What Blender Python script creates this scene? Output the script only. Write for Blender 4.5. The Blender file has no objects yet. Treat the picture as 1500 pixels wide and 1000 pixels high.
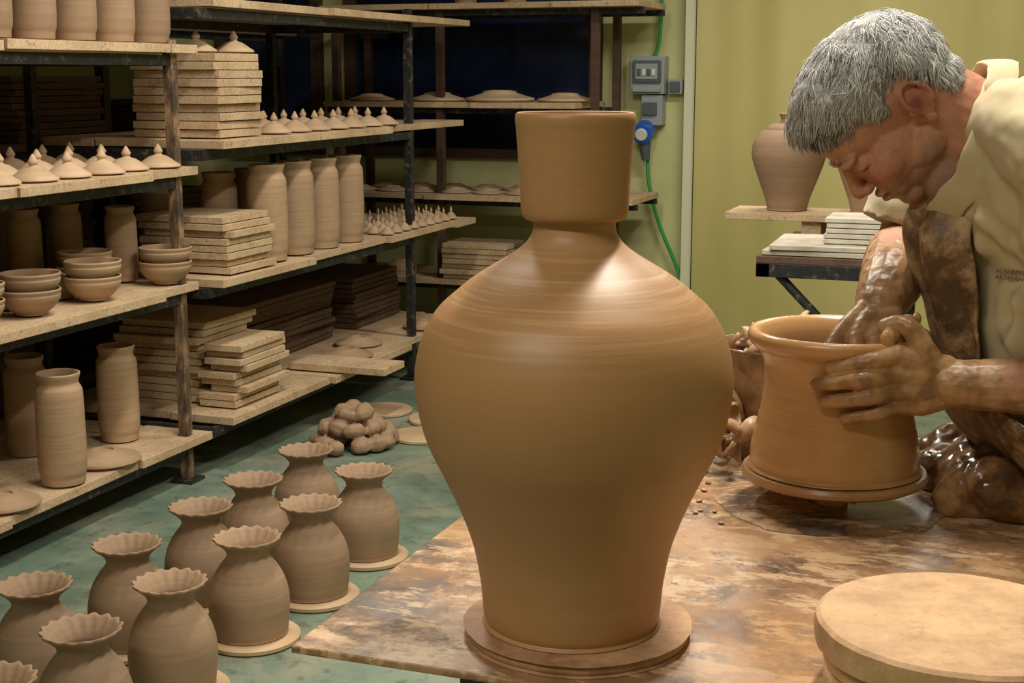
import bpy, math, random
import numpy as np
from mathutils import Vector, Matrix, noise, Euler
random.seed(7)
SC=bpy.context.scene
COL=SC.collection
ROT=Matrix.Rotation(math.radians(20),4,'Z')
def W(x,y): 
    v=ROT@Vector((x,y,0)); return v.x,v.y
def L(r,g,b):
    def f(c):
        c/=255.0
        return c/12.92 if c<=0.04045 else ((c+0.055)/1.055)**2.4
    return (f(r),f(g),f(b),1.0)
# ---------------------------------------------------------------- materials
class N:
    def __init__(s,name):
        s.m=bpy.data.materials.new(name); s.m.use_nodes=True
        s.t=s.m.node_tree; s.b=s.t.nodes['Principled BSDF']
        s.tc=s.t.nodes.new('ShaderNodeTexCoord')
    def n(s,t,**k):
        o=s.t.nodes.new(t)
        for a,b in k.items(): setattr(o,a,b)
        return o
    def l(s,a,b): s.t.links.new(a,b)
    def noise(s,scale=5,detail=4,rough=.55,dist=0,map=(1,1,1),src='Object'):
        mp=s.n('ShaderNodeMapping'); mp.inputs['Scale'].default_value=map
        s.l(s.tc.outputs[src],mp.inputs[0])
        q=s.n('ShaderNodeTexNoise'); q.inputs['Scale'].default_value=scale
        q.inputs['Detail'].default_value=detail; q.inputs['Roughness'].default_value=rough
        q.inputs['Distortion'].default_value=dist
        s.l(mp.outputs[0],q.inputs['Vector']); return q.outputs['Fac']
    def ramp(s,fac,stops):
        r=s.n('ShaderNodeValToRGB'); e=r.color_ramp.elements
        while len(e)<len(stops): e.new(.5)
        for i,(p,c) in enumerate(stops):
            e[i].position=p; e[i].color=c if len(c)==4 else (*c,1)
        s.l(fac,r.inputs[0]); return r.outputs[0]
    def mix(s,a,b,fac,mode='MIX'):
        m=s.n('ShaderNodeMix',data_type='RGBA',blend_type=mode)
        for v,i in ((fac,0),(a,6),(b,7)):
            if hasattr(v,'type') and hasattr(v,'is_linked'): s.l(v,m.inputs[i])
            else: m.inputs[i].default_value=v
        return m.outputs[2]
    def bump(s,h,strength=.3,dist=.002,prev=None):
        b=s.n('ShaderNodeBump'); b.inputs['Strength'].default_value=strength
        b.inputs['Distance'].default_value=dist; s.l(h,b.inputs['Height'])
        if prev is not None: s.l(prev,b.inputs['Normal'])
        return b.outputs[0]
    def out(s,col=None,rough=None,nrm=None,**k):
        if col is not None:
            if hasattr(col,'is_linked'): s.l(col,s.b.inputs['Base Color'])
            else: s.b.inputs['Base Color'].default_value=col
        if rough is not None:
            if hasattr(rough,'is_linked'): s.l(rough,s.b.inputs['Roughness'])
            else: s.b.inputs['Roughness'].default_value=rough
        if nrm is not None: s.l(nrm,s.b.inputs['Normal'])
        for a,b in k.items(): s.b.inputs[a.replace('_',' ')].default_value=b
        return s.m
def g(v): return (v,v,v,1)
def clay(name,c1,c2,rough=(.5,.7),ringz=60,bump=.25,spec=.4,vary=True):
    m=N(name)
    a=m.noise(3,3,.6,map=(1.2,1.2,ringz)); b=m.noise(9,5,.6)
    c=m.mix(m.ramp(a,[(.35,c1),(.65,c2)]),m.ramp(b,[(.35,c1),(.65,c2)]),.5)
    if vary:
        oi=m.n('ShaderNodeObjectInfo')
        v=m.ramp(oi.outputs['Random'],[(0,g(.82)),(1,g(1.08))])
        c=m.mix(c,v,1.0,'MULTIPLY')
    r=m.ramp(b,[(.3,g(rough[0])),(.7,g(rough[1]))])
    fine=m.noise(160,3,.6)
    n=m.bump(fine,bump*.5,.001,m.bump(a,bump,.002))
    return m.out(c,r,n,Specular_IOR_Level=spec)
M={}
# big vase clay
m=N('vase_clay')
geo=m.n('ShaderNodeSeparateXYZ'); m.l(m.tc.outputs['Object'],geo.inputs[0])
st=m.noise(2.0,4,.6,dist=.25,map=(1.0,1.0,24)); b=m.noise(5,4,.55); fi=m.noise(4,2,.5,map=(1,1,110)); fs_=m.noise(3,5,.7,dist=.1,map=(1.3,1.3,60))
base=m.mix(m.ramp(b,[(.35,L(165,122,80)),(.65,L(174,131,89))]),m.ramp(fi,[(.4,L(166,122,81)),(.6,L(172,130,88))]),.4)
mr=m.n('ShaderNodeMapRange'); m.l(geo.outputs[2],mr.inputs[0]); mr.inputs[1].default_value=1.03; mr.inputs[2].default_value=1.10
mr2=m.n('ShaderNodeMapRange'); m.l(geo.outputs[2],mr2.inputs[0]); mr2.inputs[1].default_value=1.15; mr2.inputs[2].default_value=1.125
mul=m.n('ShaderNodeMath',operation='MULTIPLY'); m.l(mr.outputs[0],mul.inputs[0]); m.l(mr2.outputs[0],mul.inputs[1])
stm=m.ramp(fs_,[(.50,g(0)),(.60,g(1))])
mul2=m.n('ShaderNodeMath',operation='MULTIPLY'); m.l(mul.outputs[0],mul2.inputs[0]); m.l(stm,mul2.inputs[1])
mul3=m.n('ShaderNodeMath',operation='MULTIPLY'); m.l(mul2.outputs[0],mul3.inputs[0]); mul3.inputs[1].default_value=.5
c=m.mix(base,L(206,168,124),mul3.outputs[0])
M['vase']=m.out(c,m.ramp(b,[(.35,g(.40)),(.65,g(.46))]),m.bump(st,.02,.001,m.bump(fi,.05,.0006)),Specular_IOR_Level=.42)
M['wetpot']=clay('wet_pot_clay',L(168,124,80),L(188,144,97),(.2,.32),70,.10,.5,False)
M['clay']=clay('raw_clay',L(140,113,88),L(160,131,104),(.6,.75),40,.10)
M['clay2']=clay('drying_clay',L(154,125,96),L(180,150,119),(.65,.8),40,.10)
M['lid']=clay('lid_clay',L(166,138,110),L(196,168,138),(.65,.8),20,.10)
def batmat(name,c0,c1,c2):
    m=N(name); a=m.noise(14,9,.75,.15); b=m.noise(60,6,.7); s_=m.noise(9,5,.7,.1,map=(1,4,1)); 
    c=m.ramp(a,[(.38,c0),(.5,c1),(.62,c2)]); c=m.mix(c,c0,m.ramp(b,[(.36,g(.6)),(.43,g(0))]))
    c=m.mix(c,c2,m.ramp(s_,[(.55,g(0)),(.62,g(.4))]))
    return m.out(c,m.ramp(a,[(.4,g(.5)),(.6,g(.75))]),m.bump(b,.35,.002,m.bump(a,.5,.003)),Specular_IOR_Level=.35)
M['batw']=batmat('worn_bat',L(176,138,100),L(196,157,117),L(208,172,132))
M['batpink']=batmat('bat_clay',L(150,110,80),L(174,133,99),L(198,158,122))
M['bat']=clay('bat_plaster',L(176,146,112),L(204,174,138),(.5,.75),4,.5,.35)
M['wheelbat']=clay('wheel_slip',L(168,126,84),L(188,146,102),(.25,.4),20,.3,.5)
# mud
m=N('wet_mud'); a=m.noise(14,6,.62,.2); b=m.noise(45,4,.6); k_=m.noise(6,5,.6)
c=m.ramp(a,[(.40,L(88,62,42)),(.5,L(130,94,62)),(.60,L(166,126,86))]); c=m.mix(c,L(62,44,32),m.ramp(k_,[(.40,g(.6)),(.5,g(0))]))
M['mud']=m.out(c,m.ramp(b,[(.40,g(.08)),(.6,g(.35))]),m.bump(b,.35,.003,m.bump(a,.4,.006)),Specular_IOR_Level=.6)
m=N('clay_scrap'); a=m.noise(20,5,.6); M['scrap']=m.out(m.ramp(a,[(.35,L(120,90,64)),(.65,L(178,140,104))]),.45,m.bump(a,.5,.003))
# table : sheet smeared with slip
m=N('table_smear'); a=m.noise(5,9,.70,.3); b=m.noise(7,10,.76,.4); d=m.noise(70,5,.7); e=m.noise(3.6,10,.76,.3); f2=m.noise(13,9,.76,.3,map=(1,2.4,1)); h2=m.noise(22,8,.75,.1); w2=m.noise(2.2,5,.6,.5)
c=m.ramp(a,[(.40,L(134,98,68)),(.48,L(158,120,84)),(.55,L(178,138,100)),(.62,L(150,110,76))])
c=m.mix(c,L(74,62,56),m.ramp(b,[(.42,g(.85)),(.475,g(0))]))
c=m.mix(c,L(112,106,104),m.ramp(e,[(.44,g(.7)),(.49,g(0))]))
c=m.mix(c,L(212,178,140),m.ramp(f2,[(.51,g(0)),(.56,g(.75))]))
c=m.mix(c,L(104,76,54),m.ramp(h2,[(.40,g(.6)),(.45,g(0))]))
c=m.mix(c,L(176,134,94),m.ramp(w2,[(.50,g(0)),(.60,g(.6))]))
M['table']=m.out(c,m.ramp(e,[(.44,g(.16)),(.56,g(.45))]),m.bump(d,.2,.0015,m.bump(b,.35,.003)),Specular_IOR_Level=.55)
# wood boards
m=N('particle_board'); a=m.noise(6,5,.6); b=m.noise(120,3,.7); e=m.noise(30,4,.7)
c=m.ramp(a,[(.35,L(168,140,108)),(.65,L(202,175,140))]); c=m.mix(c,m.ramp(b,[(.38,L(142,114,84)),(.6,L(206,180,146))]),.35)
c=m.mix(c,L(120,98,76),m.ramp(e,[(.32,g(.5)),(.42,g(0))]))
M['board']=m.out(c,.8,m.bump(b,.4,.002))
m=N('aged_board'); a=m.noise(6,5,.6); b=m.noise(90,3,.7)
c=m.mix(m.ramp(a,[(.35,L(74,52,42)),(.65,L(104,76,60))]),m.ramp(b,[(.35,L(68,49,40)),(.6,L(112,86,68))]),.4)
M['dboard']=m.out(c,.85,m.bump(b,.5,.002))
m=N('grey_tile'); a=m.noise(9,5,.6); M['tile']=m.out(m.ramp(a,[(.35,L(166,156,138)),(.65,L(204,196,180))]),.7,m.bump(a,.2,.002))
# metals
m=N('chipped_metal'); a=m.noise(38,5,.65); M['metal']=m.out(m.ramp(a,[(.45,L(32,32,34)),(.58,L(48,46,46)),(.68,L(110,94,76))]),.55,m.bump(a,.3,.001),Metallic=.2)
m=N('rust_post'); a=m.noise(25,5,.65,map=(1,1,.4)); M['rust']=m.out(m.ramp(a,[(.4,L(62,48,38)),(.5,L(98,76,56)),(.62,L(150,118,88))]),.75,m.bump(a,.3,.001))
m=N('blue_post'); a=m.noise(34,5,.65); M['bpost']=m.out(m.ramp(a,[(.55,L(56,62,72)),(.66,L(120,124,128))]),.5,m.bump(a,.2,.001))
M['gleg']=N('green_steel').out(L(30,62,50),.5)
# room
m=N('green_concrete'); a=m.noise(1.3,7,.65,.3); b=m.noise(14,7,.75); d=m.noise(3,7,.7,.4)
c=m.ramp(a,[(.35,L(82,98,84)),(.5,L(104,120,104)),(.65,L(132,144,126))]); c=m.mix(c,L(150,142,122),m.ramp(d,[(.5,g(0)),(.62,g(.6))])); c=m.mix(c,L(66,72,62),m.ramp(b,[(.38,g(.55)),(.46,g(0))]))
M['floor']=m.out(c,m.ramp(a,[(.3,g(.3)),(.7,g(.6))]),m.bump(b,.15,.002))
m=N('lime_wall'); a=m.noise(1.5,6,.6); b=m.noise(60,3,.6)
M['wall']=m.out(m.ramp(a,[(.3,L(186,184,130)),(.7,L(208,206,152))]),.8,m.bump(b,.15,.002))
m=N('olive_curtain'); a=m.noise(1.0,6,.6,.3,map=(1,1,.4))
M['curtain']=m.out(m.ramp(a,[(.35,L(176,164,100)),(.65,L(196,184,120))]),.5,m.bump(a,.2,.01))
M['ceil']=N('ceiling_paint').out(L(200,200,186),.9)
m=N('night_glass'); a=m.noise(2,3,.5); M['glass']=m.out(m.ramp(a,[(.35,L(14,22,44)),(.65,L(38,50,82))]),.12,Specular_IOR_Level=.5)
m=N('window_wood'); a=m.noise(6,4,.6,map=(1,1,8)); M['frame']=m.out(m.ramp(a,[(.3,L(58,40,30)),(.7,L(86,60,44))]),.6)
M['trim']=N('pale_trim').out(L(216,214,184),.6)
M['gbox']=N('grey_plastic').out(L(150,158,160),.4)
M['dgrey']=N('dark_plastic').out(L(84,92,96),.4)
M['blue']=N('blue_plastic').out(L(30,90,190),.35)
M['green']=N('green_cable').out(L(50,150,70),.4)
M['white']=N('white_plastic').out(L(210,214,210),.4)
# person
def attr_mat(name,r0,r1,sss=.0):
    m=N(name); at=m.n('ShaderNodeAttribute',attribute_name='col'); mu=m.n('ShaderNodeAttribute',attribute_name='mud')
    b=m.noise(90,6,.7); v=m.ramp(b,[(.35,g(.90)),(.65,g(1.06))])
    c=m.mix(at.outputs['Color'],v,1.0,'MULTIPLY')
    pore=m.noise(650,3,.6); c=m.mix(c,m.ramp(pore,[(.35,g(.84)),(.6,g(1.02))]),1.0,'MULTIPLY')
    r=m.ramp(mu.outputs['Fac'],[(0,g(r0)),(1,g(r1))])
    return m.out(c,r,m.bump(pore,.35,.0007,m.bump(b,.15,.0012)),Subsurface_Weight=sss,Subsurface_Scale=.005,Specular_IOR_Level=.35)
M['skin']=attr_mat('skin',.6,.32,.04)
m=N('cream_cotton'); a=m.noise(5,4,.6); b=m.noise(700,2,.5); st_=m.noise(9,7,.7,.2)
c=m.ramp(a,[(.3,L(176,160,126)),(.7,L(190,175,141))]); c=m.mix(c,L(150,122,88),m.ramp(st_,[(.60,g(0)),(.68,g(.5))]))
M['shirt']=m.out(c,.9,m.bump(b,.25,.0008),Sheen_Weight=.1)
m=N('stained_apron'); a=m.noise(11,8,.74,.2); b=m.noise(60,5,.65); M['apron']=m.out(m.ramp(a,[(.42,L(88,66,46)),(.48,L(122,94,66)),(.53,L(156,124,90)),(.60,L(188,156,118))]),m.ramp(a,[(.4,g(.4)),(.6,g(.7))]),m.bump(b,.5,.002,m.bump(a,.5,.004)))
m=N('dark_trousers'); a=m.noise(10,4,.6); M['pants']=m.out(m.ramp(a,[(.3,L(44,46,54)),(.7,L(66,66,72))]),.9)
M['shoe']=N('shoe_leather').out(L(48,36,28),.6)
M['hairL']=N('hair_silver').out(L(214,212,210),.5)
M['hairM']=N('hair_grey').out(L(160,158,157),.5)
M['hairD']=N('hair_dark_grey').out(L(84,81,80),.55)
m=N('hair_base'); a=m.noise(60,4,.6); M['hairC']=m.out(m.ramp(a,[(.35,L(104,101,100)),(.65,L(154,152,150))]),.7,m.bump(a,.5,.003))
M['thread']=N('thread').out(L(104,92,76),.8)
# ---------------------------------------------------------------- mesh builder
class MB:
    def __init__(s): s.v=[]; s.f=[]; s.m=[]
    def add(s,vs,fs,mi=0):
        o=len(s.v); s.v+= [tuple(v) for v in vs]; s.f+=[tuple(i+o for i in f) for f in fs]; s.m+=[mi]*len(fs)
    def box(s,x0,x1,y0,y1,z0,z1,mi=0,rz=0,rx=0,ry=0):
        c=Vector(((x0+x1)/2,(y0+y1)/2,(z0+z1)/2)); h=Vector(((x1-x0)/2,(y1-y0)/2,(z1-z0)/2))
        R=Euler((rx,ry,rz)).to_matrix()
        vs=[c+R@Vector((a*h.x,b*h.y,d*h.z)) for a in(-1,1) for b in(-1,1) for d in(-1,1)]
        s.add(vs,[(0,1,3,2),(4,6,7,5),(0,4,5,1),(2,3,7,6),(0,2,6,4),(1,5,7,3)],mi)
    def lathe(s,prof,cx=0,cy=0,cz=0,seg=48,mi=0,fn=None,sc=1.0):
        vs=[];fs=[];rings=[]
        for (r,z) in prof:
            if r<=1e-6: rings.append([len(vs)]); vs.append((cx,cy,cz+z*sc))
            else:
                row=[]
                for k in range(seg):
                    t=2*math.pi*k/seg; rr,zz=r,z
                    if fn: rr,zz=fn(r,z,t)
                    row.append(len(vs)); vs.append((cx+rr*sc*math.cos(t),cy+rr*sc*math.sin(t),cz+zz*sc))
                rings.append(row)
        for a,b in zip(rings[:-1],rings[1:]):
            if len(a)==1 and len(b)==1: continue
            for k in range(seg):
                k2=(k+1)%seg
                if len(a)==1: fs.append((a[0],b[k2],b[k]))
                elif len(b)==1: fs.append((a[k],a[k2],b[0]))
                else: fs.append((a[k],a[k2],b[k2],b[k]))
        s.add(vs,fs,mi)
    def tube(s,pts,rad,seg=12,mi=0,caps=True):
        pts=[Vector(p) for p in pts]
        if not hasattr(rad,'__len__'): rad=[rad]*len(pts)
        vs=[];fs=[]; up=None
        for i,p in enumerate(pts):
            d=(pts[min(i+1,len(pts)-1)]-pts[max(i-1,0)]).normalized()
            if up is None: up=d.orthogonal().normalized()
            up=(up-d*up.dot(d)).normalized(); w=d.cross(up)
            for k in range(seg):
                t=2*math.pi*k/seg; vs.append(p+(up*math.cos(t)+w*math.sin(t))*rad[i])
        for i in range(len(pts)-1):
            for k in range(seg):
                k2=(k+1)%seg; fs.append((i*seg+k,i*seg+k2,(i+1)*seg+k2,(i+1)*seg+k))
        if caps:
            fs.append(tuple(reversed(range(seg)))); fs.append(tuple((len(pts)-1)*seg+k for k in range(seg)))
        s.add(vs,fs,mi)
    def ell(s,c,r,R=None,nu=20,nv=12,mi=0):
        c=Vector(c); vs=[];fs=[]
        if not hasattr(r,'__len__'): r=(r,r,r)
        if R is None: R=Matrix.Identity(3)
        vs.append(c+R@Vector((0,0,-r[2])))
        for j in range(1,nv):
            ph=-math.pi/2+math.pi*j/nv
            for k in range(nu):
                t=2*math.pi*k/nu
                vs.append(c+R@Vector((r[0]*math.cos(ph)*math.cos(t),r[1]*math.cos(ph)*math.sin(t),r[2]*math.sin(ph))))
        vs.append(c+R@Vector((0,0,r[2]))); top=len(vs)-1
        for k in range(nu):
            k2=(k+1)%nu
            fs.append((0,1+k2,1+k))
            for j in range(nv-2):
                a=1+j*nu; b=a+nu; fs.append((a+k,a+k2,b+k2,b+k))
            fs.append((1+(nv-2)*nu+k,1+(nv-2)*nu+k2,top))
        s.add(vs,fs,mi)
    def chain(s,pts,rad,seg=16):
        s.tube(pts,rad,seg)
        for p,r in zip(pts,rad): s.ell(p,r,nu=seg,nv=10)
    def mesh(s,name,mats,smooth=True,ang=35):
        me=bpy.data.meshes.new(name); me.from_pydata(s.v,[],s.f)
        for mm in mats: me.materials.append(mm)
        me.polygons.foreach_set('material_index',s.m)
        if smooth:
            me.polygons.foreach_set('use_smooth',[True]*len(me.polygons))
            me.set_sharp_from_angle(angle=math.radians(ang))
        me.update(); return me
    def obj(s,name,mats,smooth=True,bevel=0,parent=None,ang=35):
        if not isinstance(mats,(list,tuple)): mats=[mats]
        o=bpy.data.objects.new(name,s.mesh(name,mats,smooth,ang)); COL.objects.link(o)
        if bevel:
            b=o.modifiers.new('bev','BEVEL'); b.width=bevel; b.segments=2; b.limit_method='ANGLE'
        if parent: o.parent=parent
        return o
XY=[]  # objects laid out in the table frame, turned into the room frame at the end
def inst(name,me,x,y,z,rz=0,s=1.0,xy=False):
    o=bpy.data.objects.new(name,me); COL.objects.link(o)
    if xy: x,y=W(x,y)
    o.location=(x,y,z); o.rotation_euler=(0,0,rz); o.scale=(s,s,s); return o
def empty(name,loc=(0,0,0)):
    o=bpy.data.objects.new(name,None); COL.objects.link(o); o.location=loc; o.empty_display_size=.1; return o
def smooth_prof(p,n=6):
    out=[]
    P=[Vector(q) for q in p]
    for i in range(len(P)-1):
        a=P[max(i-1,0)];b=P[i];c=P[i+1];d=P[min(i+2,len(P)-1)]
        for k in range(n):
            t=k/n
            v=.5*((2*b)+(c-a)*t+(2*a-5*b+4*c-d)*t*t+(3*b-a-3*c+d)*t**3)
            out.append((max(v.x,0),v.y))
    out.append(tuple(P[-1])); return out
def smooth_prof3(p,n=8):
    out=[];P=[Vector(q) for q in p]
    for i in range(len(P)-1):
        a=P[max(i-1,0)];b_=P[i];c=P[i+1];d=P[min(i+2,len(P)-1)]
        for k in range(n):
            t=k/n; out.append(.5*((2*b_)+(c-a)*t+(2*a-5*b_+4*c-d)*t*t+(3*b_-a-3*c+d)*t**3))
    out.append(P[-1]); return out
def remeshed(mb,name,voxel,it,mats,post=None,parent=None,fac=.5):
    me=mb.mesh('tmp',mats,False); o=bpy.data.objects.new('tmp',me); COL.objects.link(o)
    r=o.modifiers.new('r','REMESH'); r.mode='VOXEL'; r.voxel_size=voxel
    if it:
        q=o.modifiers.new('s','SMOOTH'); q.factor=fac; q.iterations=it
    dg=bpy.context.evaluated_depsgraph_get(); dg.update()
    nm=bpy.data.meshes.new_from_object(o.evaluated_get(dg)); nm.name=name
    bpy.data.objects.remove(o)
    nm.materials.clear()
    for mm in mats: nm.materials.append(mm)
    if post: post(nm)
    nm.polygons.foreach_set('material_index',[0]*len(nm.polygons))
    nm.polygons.foreach_set('use_smooth',[True]*len(nm.polygons)); nm.update()
    ob=bpy.data.objects.new(name,nm); COL.objects.link(ob)
    if parent: ob.parent=parent
    return ob
def displace(me,fn):
    nr=[v.normal.copy() for v in me.vertices]
    for v,n in zip(me.vertices,nr): v.co+=n*fn(v.co)
def setattrs(me,colfn):
    cols=[];muds=[]
    for v in me.vertices:
        c,mu=colfn(v.co); cols+=[c[0],c[1],c[2],1.0]; muds.append(mu)
    me.attributes.new('col','FLOAT_COLOR','POINT'); me.attributes.new('mud','FLOAT','POINT')
    me.attributes['col'].data.foreach_set('color',cols); me.attributes['mud'].data.foreach_set('value',muds)
def lerp(a,b,t): return tuple(a[i]*(1-t)+b[i]*t for i in range(3))
def sst(a,b,x):
    t=max(0,min(1,(x-a)/(b-a))); return t*t*(3-2*t)
# ---------------------------------------------------------------- room shell (room frame)
P0,P1,Q0,Q1,H=-4.3,2.2,-1.6,6.95,2.95
def plain(name,x0,x1,y0,y1,z0,z1,mat):
    b=MB(); b.box(x0,x1,y0,y1,z0,z1); return b.obj(name,mat,False)
plain('floor',P0-.1,P1+.1,Q0-.1,Q1+.1,-.1,0,M['floor'])
plain('ceiling',P0-.1,P1+.1,Q0-.1,Q1+.1,H,H+.1,M['ceil'])
plain('wall_back',P0-.1,P1+.1,Q1,Q1+.1,0,H,M['wall'])
plain('wall_left',P0-.1,P0,Q0,Q1,0,H,M['wall'])
plain('wall_right',P1,P1+.1,Q0,Q1,0,H,M['wall'])
plain('wall_front',P0-.1,P1+.1,Q0-.1,Q0,0,H,M['wall'])
def window(name,a,b_,z0,z1,mull):
    b=MB(); q=Q1
    b.box(a,b_,q-.012,q-.002,z0,z1,1)
    for (x0,x1,za,zb) in [(a-.03,a+.03,z0-.03,z1+.03),(b_-.03,b_+.03,z0-.03,z1+.03)]: b.box(x0,x1,q-.05,q-.001,za,zb,0)
    b.box(a+.03,b_-.03,q-.05,q-.001,z0-.03,z0+.02,0); b.box(a+.03,b_-.03,q-.05,q-.001,z1-.02,z1+.03,0)
    for mm in mull: b.box(mm-.025,mm+.025,q-.045,q-.001,z0,z1,0)
    b.obj(name,[M['frame'],M['glass']],False,.004)
window('window_1',-4.2,-3.62,.9,2.2,[])
window('window_2',-3.42,-2.08,.9,2.2,[])
plain('trim_1',-1.62,-1.57,Q1-.07,Q1,0,H,M['trim'])
b=MB(); nx=260; nz=10; vs=[];fs=[]
for i in range(nx+1):
    p=-1.56+i*(P1-.02+1.56)/nx
    d=.008*math.sin(p*6)+.03*abs(math.sin(p*2.2+.9))**14+.003*math.sin(p*31)
    for j in range(nz+1):
        z=.01+j*2.75/nz; vs.append((p,Q1-.09-d*(1+.25*math.sin(z*2+p)),z))
for i in range(nx):
    for j in range(nz):
        a=i*(nz+1)+j; fs.append((a,a+1,a+nz+2,a+nz+1))
b.add(vs,fs); o=b.obj('curtain',M['curtain']); 
# electrical box
b=MB(); cx=-1.80; zc=1.30; f=Q1
b.box(cx-.085,cx+.085,f-.09,f-.002,zc-.10,zc+.08,0)
b.box(cx-.07,cx+.07,f-.105,f-.09,zc-.045,zc+.06,1)
b.box(cx-.055,cx+.055,f-.110,f-.105,zc-.03,zc+.045,0)
for k in range(4): b.box(cx-.045+k*.024,cx-.027+k*.024,f-.116,f-.110,zc-.012,zc+.02,2 if k%2 else 1)
b.box(cx-.07,cx+.07,f-.108,f-.09,zc-.09,zc-.06,0)
b.box(cx+.095,cx+.165,f-.05,f-.002,zc-.10,zc-.03,0); b.box(cx+.105,cx+.155,f-.06,f-.05,zc-.09,zc-.04,1)
b.box(cx-.03,cx+.075,f-.08,f-.002,zc-.25,zc-.105,0,0)
b.box(cx-.02,cx+.05,f-.1,f-.08,zc-.2,zc-.14,1)
b.tube([(cx-.01,f-.06,zc-.27),(cx-.01,f-.14,zc-.29)],.05,20,3); b.tube([(cx-.01,f-.14,zc-.29),(cx-.01,f-.155,zc-.295)],.03,20,2)
b.tube([(cx-.01,f-.09,zc-.30),(cx-.005,f-.07,zc-.42)],[.035,.02],16,1)
b.obj('electrical_box',[M['gbox'],M['dgrey'],M['white'],M['blue']],True,.004)
def cable(name,pts,r):
    b=MB(); pp=smooth_prof3(pts); b.tube(pp,r,10); return b.obj(name,M['green'])
cable('green_cable',[(cx,f-.05,zc-.42),(cx+.01,f-.05,zc-.55),(cx+.07,f-.05,zc-.75),(cx+.17,f-.05,zc-.98),(cx+.195,f-.11,zc-1.12),(cx+.195,f-.11,.02)],.009)
cable('green_cable',[(cx+.02,f-.04,zc+.08),(cx+.05,f-.04,zc+.22),(cx+.06,f-.04,2.2),(cx+.06,f-.04,H)],.009)
# ---------------------------------------------------------------- shelving
def planks(b,pf,pb,q0,q1,z,seed,mi=0,th=.026,over=.03,seglen=.75):
    rnd=random.Random(seed); rows=max(2,round((pf-pb)/.24)); w=(pf-pb)/rows
    for r in range(rows):
        q=q0+(rnd.uniform(-over,over) if r==0 else 0)
        while q<q1-.05:
            ln=min(seglen*rnd.uniform(.8,1.2),q1-q+rnd.uniform(0,over)); 
            x1=pf-r*w+(rnd.uniform(-.03,.03) if r==0 else 0); x0=pf-(r+1)*w+.006
            dz=rnd.uniform(-.002,.003)
            b.box(x0,x1,q+.003,q+ln-.003,z-th+dz,z+dz,mi,rz=rnd.uniform(-.01,.01)); q+=ln
def shelfunit(name,pf,pb,q0,q1,levels,posts,H,seed,pm=1,skip=False):
    b=MB()
    for i,q in enumerate(posts):
        for p in (pf-.05,pb+.03):
            if skip and i==0 and p==pf-.05: continue
            b.box(p-.016,p+.016,q-.016,q+.016,0,H,pm)
        if not(skip and i==0): b.box(pf-.09,pf-.01,q-.04,q+.04,0,.012,1)
        for z in levels: b.box(pb+.03,pf-.05,q-.014,q+.014,z-.064,z-.03,1)
    for i,z in enumerate(levels):
        for p in (pf-.05,pb+.03): b.box(p-.012,p+.012,posts[0]-.01,posts[-1],z-.062,z-.030,1)
        planks(b,pf,pb,q0,q1,z,seed+i)
    return b.obj(name,[M['board'],M['metal'],M['rust'],M['bpost']],False,.0015)
shelfunit('storage_shelf',-2.475,-3.25,2.2,3.93,[.15,.645,1.01,1.385],[2.3,3.86],1.40,3,2)
shelfunit('storage_shelf',-2.43,-3.15,3.98,6.12,[.19,.65,1.09,1.53],[3.95,5.55],1.56,30,1,True)
b=MB()
for (p,q) in [(-3.25,6.42),(-2.70,6.42),(-1.93,6.42),(-1.93,6.78),(-3.25,6.78)]: b.box(p-.018,p+.018,q-.018,q+.018,0,1.62,1)
for i,(z,pe) in enumerate([(.32,-1.75),(.73,-1.72),(1.165,-1.93),(1.62,-1.7)]):
    for q in (6.42,6.78): b.box(-3.3,pe,q-.012,q+.012,z-.055,z-.028,0)
    x=-3.3
    rnd=random.Random(i)
    while x<pe-.1:
        ln=min(rnd.uniform(.5,.8),pe-x); b.box(x+.003,x+ln-.003,6.34+rnd.uniform(-.02,.02),6.58,z-.026,z,2); b.box(x+.003,x+ln-.003,6.585,6.82,z-.026,z,2); x+=ln
b.obj('storage_shelf',[M['metal'],M['frame'],M['board']],False,.0015)
b=MB()
for q in (2.4,3.6,4.8,6.2):
    for p in (-3.45,-4.15): b.box(p-.02,p+.02,q-.02,q+.02,0,2.0,1)
for z in (.15,.6,1.05,1.5,1.95):
    for p in (-3.45,-4.15): b.box(p-.012,p+.012,2.4,6.2,z-.055,z-.026,1)
    b.box(-4.2,-3.4,2.3,6.3,z-.026,z,0)
b.obj('storage_shelf',[M['dboard'],M['metal']],False,.0015)
def stack(name,p0,p1,q0,q1,z,n,th,mat,seed,jit=.012):
    rnd=random.Random(seed); b=MB()
    for i in range(n):
        dx=rnd.uniform(-jit,jit);dy=rnd.uniform(-jit,jit)
        b.box(p0+dx,p1+dx,q0+dy,q1+dy,z+.001+i*th,z+.001+(i+1)*th-.0025,0,rz=rnd.uniform(-.03,.03))
    return b.obj(name,mat,False,.0015)
stack('board_stack',-2.78,-2.46,4.03,4.30,1.094,10,.027,M['board'],1)
stack('board_stack',-2.78,-2.45,4.03,4.32,.654,8,.0235,M['board'],2)
stack('board_stack',-2.95,-2.62,4.12,4.46,.194,11,.025,M['board'],3,.02)
stack('board_stack',-2.60,-2.46,4.10,4.40,.194,9,.024,M['board'],4,.02)
stack('board_stack',-3.1,-2.78,4.65,5.4,.194,11,.022,M['dboard'],5)
stack('board_stack',-3.1,-2.78,5.6,6.08,.194,10,.022,M['dboard'],15)
stack('board_stack',-2.68,-2.35,6.36,6.62,.321,7,.025,M['board'],6)
stack('board_stack',-2.3,-2.0,6.36,6.62,.321,5,.025,M['dboard'],16)
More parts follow.
